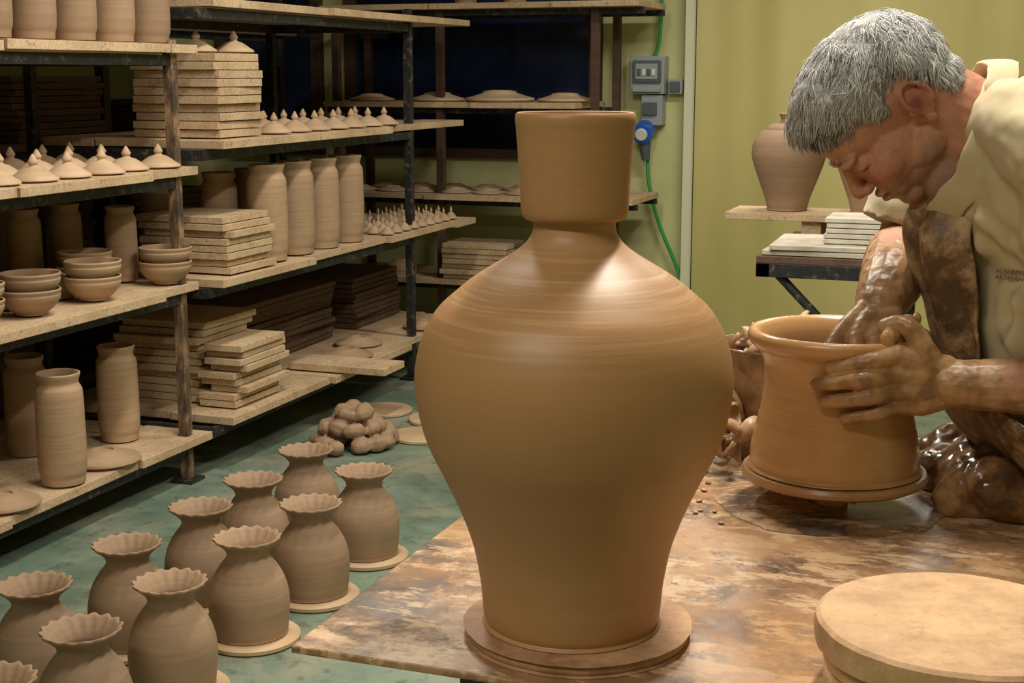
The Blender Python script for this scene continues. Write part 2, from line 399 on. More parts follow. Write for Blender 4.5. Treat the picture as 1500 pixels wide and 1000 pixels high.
for i,(q,z,n) in enumerate([(2.5,1.05,13),(3.1,1.05,14),(3.75,1.05,15),(4.5,1.05,10),(2.8,.6,12),(3.6,.6,12),(4.4,.6,10),(5.2,.6,9),(3.0,.15,12),(4.0,.15,12),(5.0,.15,12),(2.8,1.5,10),(3.6,1.5,12),(5.3,1.05,6)]):
    stack('board_stack',-4.1,-3.42,q-.26,q+.26,z,n,.024,M['dboard'],50+i)
b=MB(); b.box(-2.62,-2.22,4.72,4.90,.196,.222); b.obj('plank',M['board'],False,.002)
# ---------------------------------------------------------------- pottery meshes
jar=smooth_prof([(.0001,0),(.052,0),(.058,.006),(.059,.02),(.064,.045),(.0645,.13),(.0635,.22),(.062,.255),(.054,.272),(.053,.28),(.058,.298),(.0575,.303),(.053,.302),(.047,.28),(.054,.24),(.055,.03),(.0001,.015)],4)
jb=MB(); jb.lathe(jar,seg=40); JAR=jb.mesh('tall_jar',[M['clay']],ang=60); jb2=MB(); jb2.lathe(jar,seg=40); JAR2=jb2.mesh('tall_jar_b',[M['clay2']],ang=60)
def lidprof(r=.06):
    k=r/.06
    return [(.0001,.0),(.056*k,0),(.061*k,.003),(.060*k,.008),(.047*k,.017),(.036*k,.026),(.024*k,.034),(.012*k,.038),(.009*k,.042),(.0125*k,.047),(.013*k,.052),(.009*k,.059),(.0045*k,.068),(.0001,.073)]
def lids(name,places,mat,r=.06):
    b=MB(); pr=lidprof(r)
    for (p,q,z) in places: b.lathe(pr,p,q,z,24 if r>.04 else 14,sc=1 if r>.04 else .8)
    return b.obj(name,mat,ang=50)
R_=random.Random(5)
pl=[]
for r,p in enumerate((-2.55,-2.70,-2.86)):
    q=2.75+r*.07
    while q<3.88: pl.append((p+R_.uniform(-.012,.012),q,1.0145)); q+=.152
lids('pot_lids',pl,M['lid'],.066)
pl=[]
for r,p in enumerate((-2.50,-2.66)):
    q=4.45+r*.06
    while q<5.45: pl.append((p,q,1.0945)); q+=.15
lids('pot_lids',pl,M['lid'],.060)
lids('pot_lids',[(-2.58,4.10,1.366),(-2.53,4.25,1.366)],M['lid'],.066)
pl=[]
for r in range(5):
    for k in range(9): pl.append((-2.47-r*.065,5.30+k*.085+r*.01,.6545))
lids('pot_lids',pl,M['lid'],.036)
for (p,q) in [(-2.58,3.84),(-2.58,3.655),(-2.58,3.47),(-2.58,3.29),(-2.58,3.11),(-2.58,2.93),(-2.75,3.75),(-2.75,3.55),(-2.75,3.35)]:
    inst('tall_jar',JAR,p,q,1.3895)
for (p,q) in [(-2.52,4.42),(-2.52,4.62),(-2.52,4.82),(-2.52,5.03),(-2.70,4.40),(-2.70,4.62),(-2.70,4.84),(-2.88,4.3)]:
    inst('tall_jar',JAR2,p,q,.6545,s=1.1 if p>-2.6 else 1.0)
for (p,q,s) in [(-2.72,3.84,.78),(-2.90,3.80,.8),(-2.90,3.6,.8),(-3.05,3.7,.8),(-2.92,3.35,.75),(-3.05,3.2,.8)]:
    inst('tall_jar',JAR2,p,q,.6495,s=s)
inst('tall_jar',JAR2,-2.55,3.27,.1545,s=1.05); inst('tall_jar',JAR2,-2.69,3.74,.1545,s=1.0); inst('tall_jar',JAR,-2.85,3.5,.1545)
bowl=smooth_prof([(.0001,0),(.038,0),(.042,.004),(.060,.018),(.076,.038),(.081,.052),(.080,.057),(.083,.066),(.082,.070),(.078,.069),(.074,.05),(.055,.02),(.0001,.01)],4)
bb=MB(); bb.lathe(bowl,seg=40); bb.lathe(bowl,0,.003,.044,seg=40); BOWL=bb.mesh('bowls2',[M['clay2']],ang=60)
bb=MB(); bb.lathe([(r,-z) for r,z in bowl][::-1],0,0,.07,seg=40); BOWLI=bb.mesh('bowl_upturned',[M['clay2']],ang=60)
for (p,q) in [(-2.56,3.84),(-2.57,3.48),(-2.57,3.20),(-2.58,2.98),(-2.73,3.66)]: inst('bowl_stack',BOWL,p,q,.6495)
for (p,q) in [(-2.74,3.48),(-2.74,3.30),(-2.75,3.10),(-2.76,2.9)]: inst('upturned_bowl',BOWLI,p,q,.6495,s=1.1)
plate=[(.0001,0),(.105,0),(.112,.006),(.110,.012),(.085,.018),(.055,.028),(.05,.034),(.03,.036),(.028,.030),(.0001,.030)]
pb_=MB(); pb_.lathe(plate,seg=48); PL=pb_.mesh('plate_lid',[M['clay2']],ang=50)
for (p,q,z,s) in [(-2.58,3.50,.1545,1),(-2.565,3.03,.1545,.9),(-2.6,2.80,.1545,.9),(-2.53,5.03,.1945,.95),(-2.6,5.28,.1945,.9),(-2.5,5.75,.1945,.9)]:
    inst('dish_lid',PL,p,q,z,s=s)
b=MB(); b.lathe(plate,-3.1,6.5,1.166,30); b.lathe(plate,-2.75,6.5,1.166,30,sc=1.2); b.lathe(plate,-2.42,6.48,1.166,30,sc=1.5); b.lathe(plate,-2.10,6.5,1.166,30,sc=1.2); b.obj('dish_lids',M['lid'],ang=50)
b=MB()
for i in range(8): b.lathe(plate,-3.15+i*.17,6.46,.731,24,sc=.72)
for i in range(7): b.lathe(plate,-3.1+i*.18,6.68,.731,24,sc=.75)
b.obj('dish_lids',M['lid'],ang=50)
inst('bowl_stack',BOWL,-1.86,6.5,.322)
inst('upturned_bowl',BOWLI,-2.95,6.5,.321)
b=MB(); b.lathe(jar,-2.35,6.5,1.621,24,sc=.9); b.lathe(jar,-2.6,6.5,1.621,24,sc=.9); b.obj('shelf_jars',M['clay'])
# ruffled floor vases
def ruf(r,z,t):
    k=sst(.196,.228,z); a=math.cos(16*t)
    return r+.0032*k*a, z+.0017*k*a
rv=smooth_prof([(.0001,0),(.080,0),(.088,.008),(.092,.04),(.094,.075),(.091,.105),(.082,.135),(.067,.162),(.053,.180),(.048,.190),(.051,.203),(.061,.215),(.071,.223),(.0755,.227),(.0765,.230),(.075,.233),(.068,.230),(.056,.217),(.046,.203),(.042,.190),(.048,.175),(.075,.13),(.085,.06),(.0001,.02)],4)
b=MB(); b.lathe(rv,seg=128,fn=ruf); RV=b.mesh('ruffled_vase',[M['clay']],ang=70)
b=MB(); b.lathe([(.0001,0),(.108,0),(.112,.003),(.112,.011),(.108,.014),(.0001,.014)],seg=48); BAT=b.mesh('pottery_bat',[M['bat']])
for i,(x,y) in enumerate([(-.587,3.955),(-.400,3.74),(-.684,3.655),(-.502,3.44),(-.771,3.413),(-.6125,3.174),(-.878,3.127),(-.722,2.88),(-1.002,2.861),(-.831,2.617),(-.92,2.38)]):
    inst('ruffled_vase',RV,x,y,.0155,rz=i*1.3,s=1.0,xy=True); inst('pottery_bat',BAT,x+.006,y-.006,.001,xy=True)
for (x,y,s) in [(-.33,5.05,1),(-.27,5.30,1.1),(-.50,5.45,1)]: inst('pottery_bat',BAT,x,y,.001,s=s,xy=True)
# clay lump pile
b=MB(); rr=random.Random(9)
for lay,(n,R0,z) in enumerate([(12,.14,.03),(9,.10,.08),(5,.05,.125)]):
    for k in range(n):
        t=2*math.pi*k/n+lay; 
        b.ell((R0*math.cos(t)*rr.uniform(.7,1.1),R0*math.sin(t)*rr.uniform(.7,1.1),z),(rr.uniform(.034,.05),rr.uniform(.03,.042),rr.uniform(.026,.034)),Euler((rr.uniform(-.4,.4),rr.uniform(-.4,.4),rr.uniform(0,3))).to_matrix(),7,5)
for k in range(5): b.ell((rr.uniform(-.08,.08),rr.uniform(-.08,.08),.045),(.06,.05,.045))
o=remeshed(b,'clay_lump_pile',.005,0,[M['clay']],lambda me:displace(me,lambda c:.006*noise.noise(c*30)))
o.location=(*W(-.56,4.93),0.0)
# ---------------------------------------------------------------- work table (room frame)
b=MB(); tp0,tp1,tq0,tq1=-.656,.084,1.169,2.22
b.box(tp0,tp1,tq0,tq1,.742,.75,0); b.box(tp0+.12,tp1-.012,tq0+.10,tq1-.012,.722,.742,1)
for (p,q) in [(tp0+.15,tq0+.12),(tp1-.03,tq0+.12),(tp0+.15,tq1-.04),(tp1-.03,tq1-.04)]: b.box(p-.015,p+.015,q-.015,q+.015,0,.722,2)
b.box(tp0+.15,tp1-.03,tq1-.05,tq1-.03,.15,.18,2)
table=b.obj('work_table',[M['table'],M['frame'],M['gleg']],False,.002)
def xyobj(o): XY.append(o); return o
# large vase
prof=[(.0001,.0),(.082,.0),(.0855,.004),(.0878,.011),(.0895,.03),(.0914,.047),(.0983,.082),(.1105,.117),(.1259,.151),(.1419,.185),(.1511,.219),(.1537,.253),(.1472,.286),(.1330,.313),(.1132,.332),(.0969,.345),(.0806,.3555),(.0631,.366),(.0495,.376),(.0420,.385),(.0392,.394),(.0395,.399)]
prof=smooth_prof(prof,6)
prof+=[(.0465,.4015),(.0495,.404),(.0508,.409),(.0512,.413),(.0520,.432),(.0535,.455),(.0552,.478),(.0560,.489),(.0566,.492),(.0568,.496),(.0562,.500),(.0545,.5015),(.052,.501),(.0505,.497),(.049,.47),(.046,.42),(.036,.395),(.038,.38),(.10,.33),(.14,.26),(.08,.03),(.0001,.015)]
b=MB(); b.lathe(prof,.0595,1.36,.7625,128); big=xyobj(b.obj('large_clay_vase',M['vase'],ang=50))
b=MB(); b.lathe(smooth_prof([(.0001,0),(.104,0),(.110,.002),(.1115,.006),(.110,.0105),(.105,.0122),(.0001,.0122)],3),0,0,0,96,fn=lambda r,z,t:(r*(1+.006*math.sin(3*t)+.004*math.sin(7*t)+.002*math.sin(19*t)),z))
o=b.obj('pottery_bat',M['batpink']); o.location=(.0655,1.357,.7502); xyobj(o)
# stack of bats, lower right
b=MB(); z=.7504
for k,(dx,dy,r,th) in enumerate([(.004,-.003,.122,.020),(.006,.002,.124,.020),(0,0,.128,.030)]):
    b.lathe([(.0001,0),(r-.006,0),(r-.001,.003),(r+.0005,th*.5),(r-.001,th-.004),(r-.005,th-.0008),(.0001,th-.001)],.401+dx,1.213+dy,z,96,fn=lambda r,z,t:(r*(1+.005*math.sin(5*t+k)+.003*math.sin(11*t)+.0025*math.sin(23*t+k*2)),z)); z+=th+.0006
xyobj(b.obj('pottery_bat_stack',M['batw']))
# potter's wheel
wh=empty('potters_wheel'); XY.append(wh)
cxw,cyw=.416,1.793
b=MB(); b.lathe([(.0001,.785),(.110,.785),(.117,.789),(.1185,.794),(.116,.799),(.110,.7995),(.106,.797),(.0001,.797)],cxw,cyw,0,72); b.obj('wheel_bat',M['wheelbat'],parent=wh)
b=MB(); b.lathe([(.0001,.05),(.02,.05),(.02,.77),(.035,.772),(.035,.784),(.0001,.784)],cxw,cyw,0,32); b.lathe([(.0001,.06),(.2,.06),(.205,.07),(.2,.10),(.0001,.10)],cxw,cyw,0,48); b.lathe([(.0001,.0),(.05,.0),(.04,.05),(.0001,.05)],cxw,cyw,0,32); b.obj('shaft',M['wheelbat'],parent=wh)
b=MB(); b.lathe(smooth_prof([(.03,.7503),(.128,.7503),(.142,.7506),(.136,.7522),(.12,.7535),(.03,.7530)],3),cxw,cyw,0,72,fn=lambda r,z,t:(r*(1+.05*math.sin(2*t+1)+.03*math.sin(5*t)+.015*math.sin(13*t)+.01*math.sin(29*t)),z)); b.obj('slip_ring',M['table'],parent=wh)
pp=smooth_prof([(.0001,.0),(.102,.0),(.1065,.006),(.1072,.014),(.1062,.03),(.1005,.058),(.0950,.083),(.0925,.108),(.0925,.128),(.0950,.142),(.1010,.154),(.1095,.1615),(.1140,.168),(.1145,.1755),(.1105,.181),(.1030,.1805),(.0960,.174),(.090,.162),(.0865,.145),(.0855,.12),(.088,.09),(.094,.05),(.096,.02),(.0001,.012)],6)
b=MB(); b.lathe(pp,cxw,cyw,.7995,96); xyobj(b.obj('thrown_clay_pot',M['wetpot'],ang=70))
def curl(b,c,ln,w,rad,R,seed):
    rnd=random.Random(seed); n=12; vs=[];fs=[]; t0=rnd.uniform(0,6)
    for i in range(n+1):
        a=t0+ln/rad*i/n; rr_=rad*(1+.25*i/n)
        for j in (-1,0,1):
            ww=w*math.sin(math.pi*(i+.6)/(n+1.2))*.5
            v=Vector((rr_*math.cos(a),rr_*math.sin(a)*.8,j*ww+.15*rad*math.sin(a*2)))
            if j==0: v*=1.08
            vs.append(Vector(c)+R@v)
    for i in range(n):
        for j in range(2):
            a=i*3+j; fs.append((a,a+1,a+4,a+3))
    b.add(vs,fs)
def scrapobj(name,places,mat,seed):
    b=MB(); rnd=random.Random(seed)
    for (c,s) in places: curl(b,c,s*rnd.uniform(2,3.2),s*.9,s*.85,Euler((rnd.uniform(0,3),rnd.uniform(0,3),rnd.uniform(0,6))).to_matrix(),rnd.random())
    o=b.obj(name,mat,ang=80); q=o.modifiers.new('s','SOLIDIFY'); q.thickness=.003; q.offset=0; return o
bk=empty('clay_bucket'); XY.append(bk)
b=MB(); b.lathe(smooth_prof([(.0001,.7505),(.072,.7505),(.078,.754),(.082,.80),(.087,.87),(.092,.905),(.094,.912),(.090,.914),(.085,.90),(.080,.86),(.0001,.86)],3),.392,2.05,0,48,fn=lambda r,z,t:(r*(1+.01*math.sin(6*t+z*60)),z)); b.obj('bucket_body',M['mud'],parent=bk)
rr=random.Random(2)
scrapobj('bucket_scraps',[((.392+rr.uniform(-.06,.06),2.05+rr.uniform(-.06,.06),.89+rr.uniform(0,.045)),rr.uniform(.014,.03)) for _ in range(34)],M['scrap'],1).parent=bk
o=scrapobj('clay_trimmings',[((.305+rr.uniform(-.05,.04),1.95+rr.uniform(-.05,.05),.780+rr.uniform(-.002,.055)),rr.uniform(.018,.032)) for _ in range(26)],M['scrap'],4); XY.append(o)
b=MB()
for k in range(40):
    x=rr.uniform(.18,.36); y=rr.uniform(1.70,1.92); 
    if math.hypot(x-.416,y-1.793)<.16: continue
    s=rr.uniform(.0015,.0045); b.ell((x,y,.7502+s*.6),(s*1.5,s,s*.5),Euler((0,0,rr.uniform(0,3))).to_matrix(),8,6)
xyobj(b.obj('clay_crumbs',M['scrap']))
# wet mound of slip and trimmings in front of the potter
b=MB(); rr=random.Random(12)
for k in range(46):
    x=rr.uniform(.575,.715); y=rr.uniform(1.70,1.93); hgt=.028+.050*sst(.56,.64,x)
    b.ell((x,y,.75+hgt*rr.uniform(.4,1)),(rr.uniform(.022,.048),rr.uniform(.022,.044),rr.uniform(.016,.034)),Euler((rr.uniform(-.5,.5),rr.uniform(-.5,.5),rr.uniform(0,3))).to_matrix())
b.ell((.66,1.82,.775),(.10,.13,.062))
def mound(me):
    displace(me,lambda c:.008*noise.noise(c*24)+.004*noise.noise(c*60))
    for v in me.vertices:
        v.co.z=max(v.co.z,.7503)
        e=.94*v.co.x-.342*v.co.y-.082
        if e>0: v.co.x-=e/.94
xyobj(remeshed(b,'clay_mound',.004,3,[M['mud']],mound))
# ---------------------------------------------------------------- rear side table
b=MB(); a0,a1,b0,b1=-.74,.25,4.08,4.78
b.box(a0,a1,b0,b1,.765,.785,0); 
for q in (b0+.02,b1-.02): b.box(a0,a1,q-.02,q+.02,.725,.765,1)
for p in (a0+.02,a1-.02): b.box(p-.02,p+.02,b0,b1,.725,.765,1)
for p in (a0+.38,a1-.05):
    for q in (b0+.03,b1-.03): b.box(p-.018,p+.018,q-.018,q+.018,0,.725,1)
b.tube([(a0+.06,b0+.03,.73),(a0+.37,b0+.03,.42)],.014,8,1)
b.obj('side_table',[M['dboard'],M['metal']],False,.002)
stack('tile_board_stack',-.72,-.18,4.09,4.42,.786,2,.016,M['tile'],71,.01)
stack('tile_stack',-.56,-.32,4.16,4.36,.8185,5,.015,M['tile'],72,.006)
b=MB(); b.box(-.92,-.1,4.5,4.74,.845,.868,0); b.box(-.68,-.62,4.52,4.72,.786,.845,0); b.box(-.2,-.14,4.52,4.72,.786,.845,0); b.obj('riser_plank',M['board'],False,.002)
sv=smooth_prof([(.0001,0),(.058,0),(.064,.008),(.072,.04),(.094,.10),(.113,.155),(.117,.185),(.110,.22),(.085,.25),(.05,.268),(.032,.276),(.027,.285),(.033,.30),(.034,.305),(.028,.304),(.022,.285),(.08,.235),(.0001,.02)],5)
b=MB(); b.lathe(sv,seg=48); SV=b.mesh('round_vase',[M['clay']],ang=60)
for x in (.882,1.13):
    y=4.6-(x-.882)*.364; X,Y=W(x,y); inst('round_clay_vase',SV,X,Y,.8690)
bb=MB(); bb.lathe(bowl,0,0,0,40,sc=1.1); inst('clay_bowl',bb.mesh('clay_bowl',[M['lid']]),-.08,4.32,.786,0,1.0)
# ---------------------------------------------------------------- the potter (x,y frame)
man=empty('potter_man'); XY.append(man)
F=Vector((-.56,0,-.8285)).normalized(); Lf=Vector((0,-1,0)); U=Vector((F.z,0,-F.x)); O=Vector((.478,1.80,1.262))
HM=Matrix((F,Lf,U)).transposed()
HS=.945
def h(f,l,u): return O+(F*f+Lf*l+U*u)*HS
HI=HM.inverted()
def loc(co): return (HI@(co-O))/HS
b=MB()
def he(c,r,rot=None): b.ell(h(*c),tuple(q*HS for q in r),HM if rot is None else HM@rot,28,18)
he((.000,0,.040),(.094,.076,.080)); he((.048,0,.036),(.060,.063,.060)); he((.044,0,-.02),(.060,.060,.062))
he((.040,0,-.056),(.048,.050,.038)); he((.078,0,-.082),(.021,.025,.018)); he((.080,0,-.055),(.026,.034,.028))
for s in (-1,1):
    he((.068,s*.036,-.024),(.030,.025,.026)); he((.098,s*.026,.016),(.014,.026,.008)); he((.018,s*.046,-.046),(.042,.016,.028))
    he((.088,s*.031,-.001),(.0135,.0165,.012)); he((.110,s*.0125,-.031),(.011,.007,.0075))
    he((-.008,s*.068,-.002),(.017,.008,.026))
    pts=[];rad=[]
    for k in range(15):
        t=math.radians(-75+k*285/14-0); 
        pts.append(h(-.010+.0170*math.cos(t)*(1 if math.sin(t)>-.2 else .75),s*(.077 if 2<k<13 else .073),-.001+.028*math.sin(t))); rad.append(.0033)
    b.chain(pts,rad,8)
    he((-.002,s*.074,-.028),(.0065,.004,.0075)); he((.008,s*.071,-.006),(.005,.005,.007))
    b.chain([h(-.013,s*.074,-.013),h(-.015,s*.075,.002),h(-.009,s*.074,.013)],[.0026,.003,.0026],8)
b.chain([h(.100,0,.012),h(.111,0,-.010),h(.119,0,-.026)],[.008,.009,.0105],14)
he((.104,0,-.050),(.0085,.021,.0048)); he((.102,0,-.061),(.009,.018,.0055))
b.chain([h(-.016,0,-.005),Vector((.545,1.8,1.245)),Vector((.63,1.8,1.19))],[.060,.061,.068],24)
b.chain([h(.03,0,-.05),Vector((.55,1.8,1.18))],[.036,.046],16)
skinA=L(188,140,114)[:3]; skinR=L(166,102,82)[:3]; stub=L(148,124,110)[:3]; mudc=L(174,136,98)[:3]; mudd=L(140,104,72)[:3]
CR=[((.106,.018,-.028),(.090,.034,-.060),.0018,.0030),((.082,.047,-.002),(.070,.054,.004),.0013,.0018),((.082,.047,-.006),(.068,.055,-.006),.0013,.0018),((.080,.047,-.011),(.066,.054,-.018),.0013,.0018),
    ((.104,-.035,.040),(.104,.035,.040),.0010,.0022),((.098,-.035,.052),(.098,.035,.052),.0010,.0022),((.100,.010,.006),(.090,.046,.006),.0018,.0028),((.096,.018,-.014),(.078,.044,-.016),.0014,.0030),
    ((.02,.06,-.035),(.05,.055,-.07),.0012,.004),((.103,-.020,-.0555),(.103,.020,-.0555),.0016,.002)]
def segd(p,a,b_):
    a=Vector(a);b_=Vector(b_);d=b_-a;t=max(0,min(1,(p-a).dot(d)/d.dot(d))); return (p-a-d*t).length
def headpost(me):
    def d(c):
        q=loc(c); q=Vector((q.x,abs(q.y),q.z)); v=0
        for a,b_,dep,w in CR:
            dd=segd(q,a,b_)
            if dd<w*3: v-=dep*math.exp(-(dd/w)**2)
        return v+.0006*noise.noise(c*80)
    displace(me,d); setattrs(me,headcol)
def headcol(co):
    q=loc(co); f,l,u=q
    c=skinA
    c=lerp(c,skinR,.7*sst(.045,.01,math.dist((f,u),(-.008,-.002)))*sst(.060,.070,abs(l)))
    c=lerp(c,skinR,.3*sst(.03,.005,math.dist((f,u),(.115,-.03)))+.3*sst(.04,.01,math.dist((f,u),(.074,-.02))))
    c=lerp(c,skinR,.5*sst(.0,-.05,f)*sst(0,-.04,u))
    c=lerp(c,stub,.7*sst(-.038,-.060,u)*sst(.0,.03,f))
    c=lerp(c,L(110,56,48)[:3],.7*sst(.0035,.001,abs(u+.0555))*sst(.085,.095,f)*sst(.024,.02,abs(l)))
    c=lerp(c,L(112,56,44)[:3],.7*sst(.014,.004,math.dist((f,u),(-.004,-.002)))*sst(.064,.068,abs(l)))
    c=lerp(c,L(84,54,44)[:3],.85*sst(.0028,.0008,abs(u+.006))*sst(.02,.012,abs(abs(l)-.031))*sst(.08,.09,f))
    c=lerp(c,skinR,.4*sst(.006,.002,abs(u-.008))*sst(.08,.09,f)*sst(.045,.03,abs(l)))
    k=.5+.5*noise.noise(co*30)+.3*noise.noise(co*110); c=lerp(c,skinR,max(0,.22*k))
    return c,0
head=remeshed(b,'head',.0018,4,[M['skin']],headpost,parent=man)
hm=head.data
def hl(f):
    if f>=.02: return .020+(f-.02)*.50
    if f>-.022: return .034
    return .034+(-.040-.034)*sst(-.022,-.05,f)
mask=[];nrm=[]
for v in hm.vertices:
    q=loc(v.co); f,l,u=q
    d=u-hl(f)+.006*noise.noise(v.co*60)
    if f<.04 and abs(l)>.04: d+=.012*sst(.0,.03,f)*sst(.05,.03,f)
    if math.dist((f,u),(-.008,-.002))<.034 and abs(l)>.055: d=-1
    if f<-.02 and u<-.01 and abs(l)>.062: d=-1
    if (v.co-Vector((.545,1.8,1.245))).length<.064: d=-1
    mask.append(d); nrm.append(v.normal.copy())
vs=[];idx={}
for i,v in enumerate(hm.vertices):
    if mask[i]>0:
        idx[i]=len(vs); k=sst(0,.03,mask[i]); q=v.co; lc=loc(q)
        ext=.014*sst(.0,.07,lc.x)*sst(.04,.085,lc.z)
        vs.append(q+nrm[i]*(-.0005+k*(.0075+ext+.004*noise.noise(q*40)+.002*noise.noise(q*90))))
fs=[tuple(idx[j] for j in p.vertices) for p in hm.polygons if all(j in idx for j in p.vertices)]
b=MB(); b.add(vs,fs); b.obj('hair_cap',M['hairC'],parent=man,ang=180)
keys=[i for i in idx if mask[i]>.002]
rr=random.Random(44); crown=h(-.045,.0,.100)
sets={'hairL':[], 'hairM':[], 'hairD':[]}
for _ in range(17000):
    i=rr.choice(keys); p=Vector(vs[idx[i]]); n=nrm[i]; q=loc(p)
    fl=(p-crown)+F*.06+Vector((rr.gauss(0,.028),rr.gauss(0,.028),rr.gauss(0,.028)))+Vector((noise.noise(p*45),noise.noise(p*45+Vector((9,0,0))),noise.noise(p*45+Vector((0,9,0)))))*.07
    fl=(fl-n*fl.dot(n)); 
    if fl.length<1e-4: continue
    fl.normalize(); k=sst(0,.05,mask[i])
    if q.x<-.02: fl=(fl-U*.3).normalized()
    fr=sst(.03,.09,q.x)
    ln=(.009+.012*k+.008*fr)*rr.uniform(.6,1.3); lift=(.08+.20*k)*rr.uniform(.2,1.5)
    a=p-n*.001; b1=a+(fl+n*lift).normalized()*ln*.4; c1=b1+(fl+n*lift*.2).normalized()*ln*.35; d1=c1+(fl-n*.15).normalized()*ln*.3
    dark=.08+.8*sst(.03,.0,mask[i])+.25*noise.noise(p*25)+.35*fr*sst(.06,.03,mask[i])
    x=rr.random(); key='hairD' if x<dark*.5 else ('hairM' if x<dark*.5+.4 else 'hairL')
    sets[key].append((a,b1,c1,d1))
def strands(name,lst,mat,r):
    cu=bpy.data.curves.new(name,'CURVE'); cu.dimensions='3D'; cu.bevel_depth=r; cu.bevel_resolution=0; cu.use_fill_caps=False
    for pts in lst:
        s=cu.splines.new('POLY'); s.points.add(len(pts)-1)
        for j,q in enumerate(pts): s.points[j].co=(*q,1); s.points[j].radius=[1,.9,.7,.25][min(j,3)]
    cu.materials.append(mat); o=bpy.data.objects.new(name,cu); COL.objects.link(o); o.parent=man; return o
strands('hair_silver',sets['hairL'],M['hairL'],.0004); strands('hair_grey',sets['hairM'],M['hairM'],.0004); strands('hair_dark',sets['hairD'],M['hairD'],.0004)
eb=[]
for s in (-1,1):
    for _ in range(90):
        t=rr.random(); a=h(.1095-.012*t*t,s*(.010+.034*t),.019+.003*math.sin(t*3)+rr.uniform(-.002,.002)); d=(Lf*s*.8+U*.25+F*.15+Vector((rr.gauss(0,.15),)*3)).normalized()*.0055
        eb.append((a,a+d*.4,a+d*.7,a+d))
strands('eyebrows',eb,M['hairM'],.0003)
# torso / shirt
n_=Vector((-.84,0,-.54)).normalized()
TM=Matrix((n_,Vector((0,1,0)),n_.cross(Vector((0,1,0))))).transposed()
b=MB()
b.ell((.67,1.81,1.145),(.125,.185,.15),TM,32,20); b.ell((.755,1.83,1.0),(.135,.18,.17),TM,32,20); b.ell((.87,1.85,.80),(.145,.175,.17),TM,32,20)
b.ell((.66,1.80,1.20),(.10,.14,.105),None,28,16)
b.ell((.69,1.78,1.00),(.115,.15,.15),None,28,16)
b.chain([(.60,1.80,1.235),(.62,1.71,1.235),(.635,1.63,1.205)],[.062,.064,.072],24)
b.chain([(.60,1.80,1.235),(.60,1.90,1.235),(.595,1.985,1.215)],[.062,.062,.066],24)
b.tube([(.63,1.625,1.20),(.68,1.612,1.14),(.745,1.605,1.06)],[.074,.076,.072],24)
b.tube([(.60,1.985,1.22),(.575,1.988,1.15),(.552,1.985,1.085)],[.068,.068,.072],24)
FO=[((.60,1.65,1.20),(.60,1.69,.93),.012,.012),((.635,1.63,1.17),(.66,1.65,.90),.014,.014),((.665,1.62,1.15),(.74,1.65,.90),.012,.013),((.58,1.72,1.22),(.565,1.74,1.02),.009,.010),
    ((.56,1.72,1.13),(.70,1.63,1.02),.008,.010),((.575,1.70,1.05),(.74,1.63,.95),.010,.011),((.585,1.70,.99),(.75,1.64,.92),.008,.010),((.60,1.66,1.28),(.70,1.62,1.25),.008,.010)]
def shirtpost(me):
    def d(c):
        cw=c+Vector((noise.noise(c*7),noise.noise(c*7+Vector((5,0,0))),noise.noise(c*7+Vector((0,5,0)))))*.02
        v=0
        for a,b_,dep,w in FO:
            dd=segd(cw,a,b_); q=dd/w
            if q<5: v+=dep*(math.exp(-q*q)-.45*math.exp(-((q-1.9)**2)))
        v+=.009*noise.noise(Vector((c.x*14,c.y*5,c.z*5)))+.004*noise.noise(Vector((c.x*16,c.y*12,c.z*34+c.x*20)))+.001*noise.noise(c*60)
        return v
    displace(me,d)
shirt=remeshed(b,'polo_shirt',.0045,5,[M['shirt']],shirtpost,parent=man)
# collar
b=MB(); Cc=Vector((.554,1.80,1.220)); A=Vector((-.034,0,-.090)); B=Vector((0,.073,0)); Nn=Vector((-.92,0,.39))
vs=[];fs=[];pr=[(.90,-.02),(.93,.000),(.96,.008),(1.00,.009),(1.05,.003),(1.12,-.010),(1.20,-.028)]
n=72
for k in range(n):
    t=2*math.pi*k/n; w=.0025*math.sin(t*7)+.0015*math.sin(t*13); fr=math.cos(t)
    for (s,hh) in pr:
        vs.append(Cc+(A*math.cos(t)+B*math.sin(t))*s+Nn*(hh+w)+Vector((0.01*(s-1)*fr,0,0)))
mpr=len(pr)
for k in range(n):
    for j in range(mpr-1):
        a=k*mpr+j; c=((k+1)%n)*mpr+j; fs.append((a,c,c+1,a+1))
b.add(vs,fs); o=b.obj('shirt_collar',M['shirt'],parent=man,ang=180); q=o.modifiers.new('s','SOLIDIFY'); q.thickness=.003; q=o.modifiers.new('ss','SUBSURF'); q.levels=1; q.render_levels=1
from mathutils.bvhtree import BVHTree
bv=BVHTree.FromObject(shirt,bpy.context.evaluated_depsgraph_get())
for txt,x,z in (('ALFARERIA',.568,1.068),('ARTESANO',.568,1.060)):
    hit=bv.ray_cast(Vector((x-.2,1.3,z+.03)),Vector((.2,.35,-.03)).normalized())
    if hit[0] is not None:
        cu=bpy.data.curves.new('embroidery','FONT'); cu.body=txt; cu.size=.008; cu.align_x='CENTER'; cu.extrude=.0003
        cu.materials.append(M['thread']); o=bpy.data.objects.new('embroidery',cu); COL.objects.link(o); o.parent=man
        nn=Vector((-.5,-.85,0)).lerp(hit[1],.5).normalized(); zx=nn; xx=Vector((0,0,1)).cross(zx).normalized(); yy=zx.cross(xx)
        mt=Matrix((xx,yy,zx)).transposed().to_4x4(); mt.translation=hit[0]+nn*.003; o.matrix_local=mt
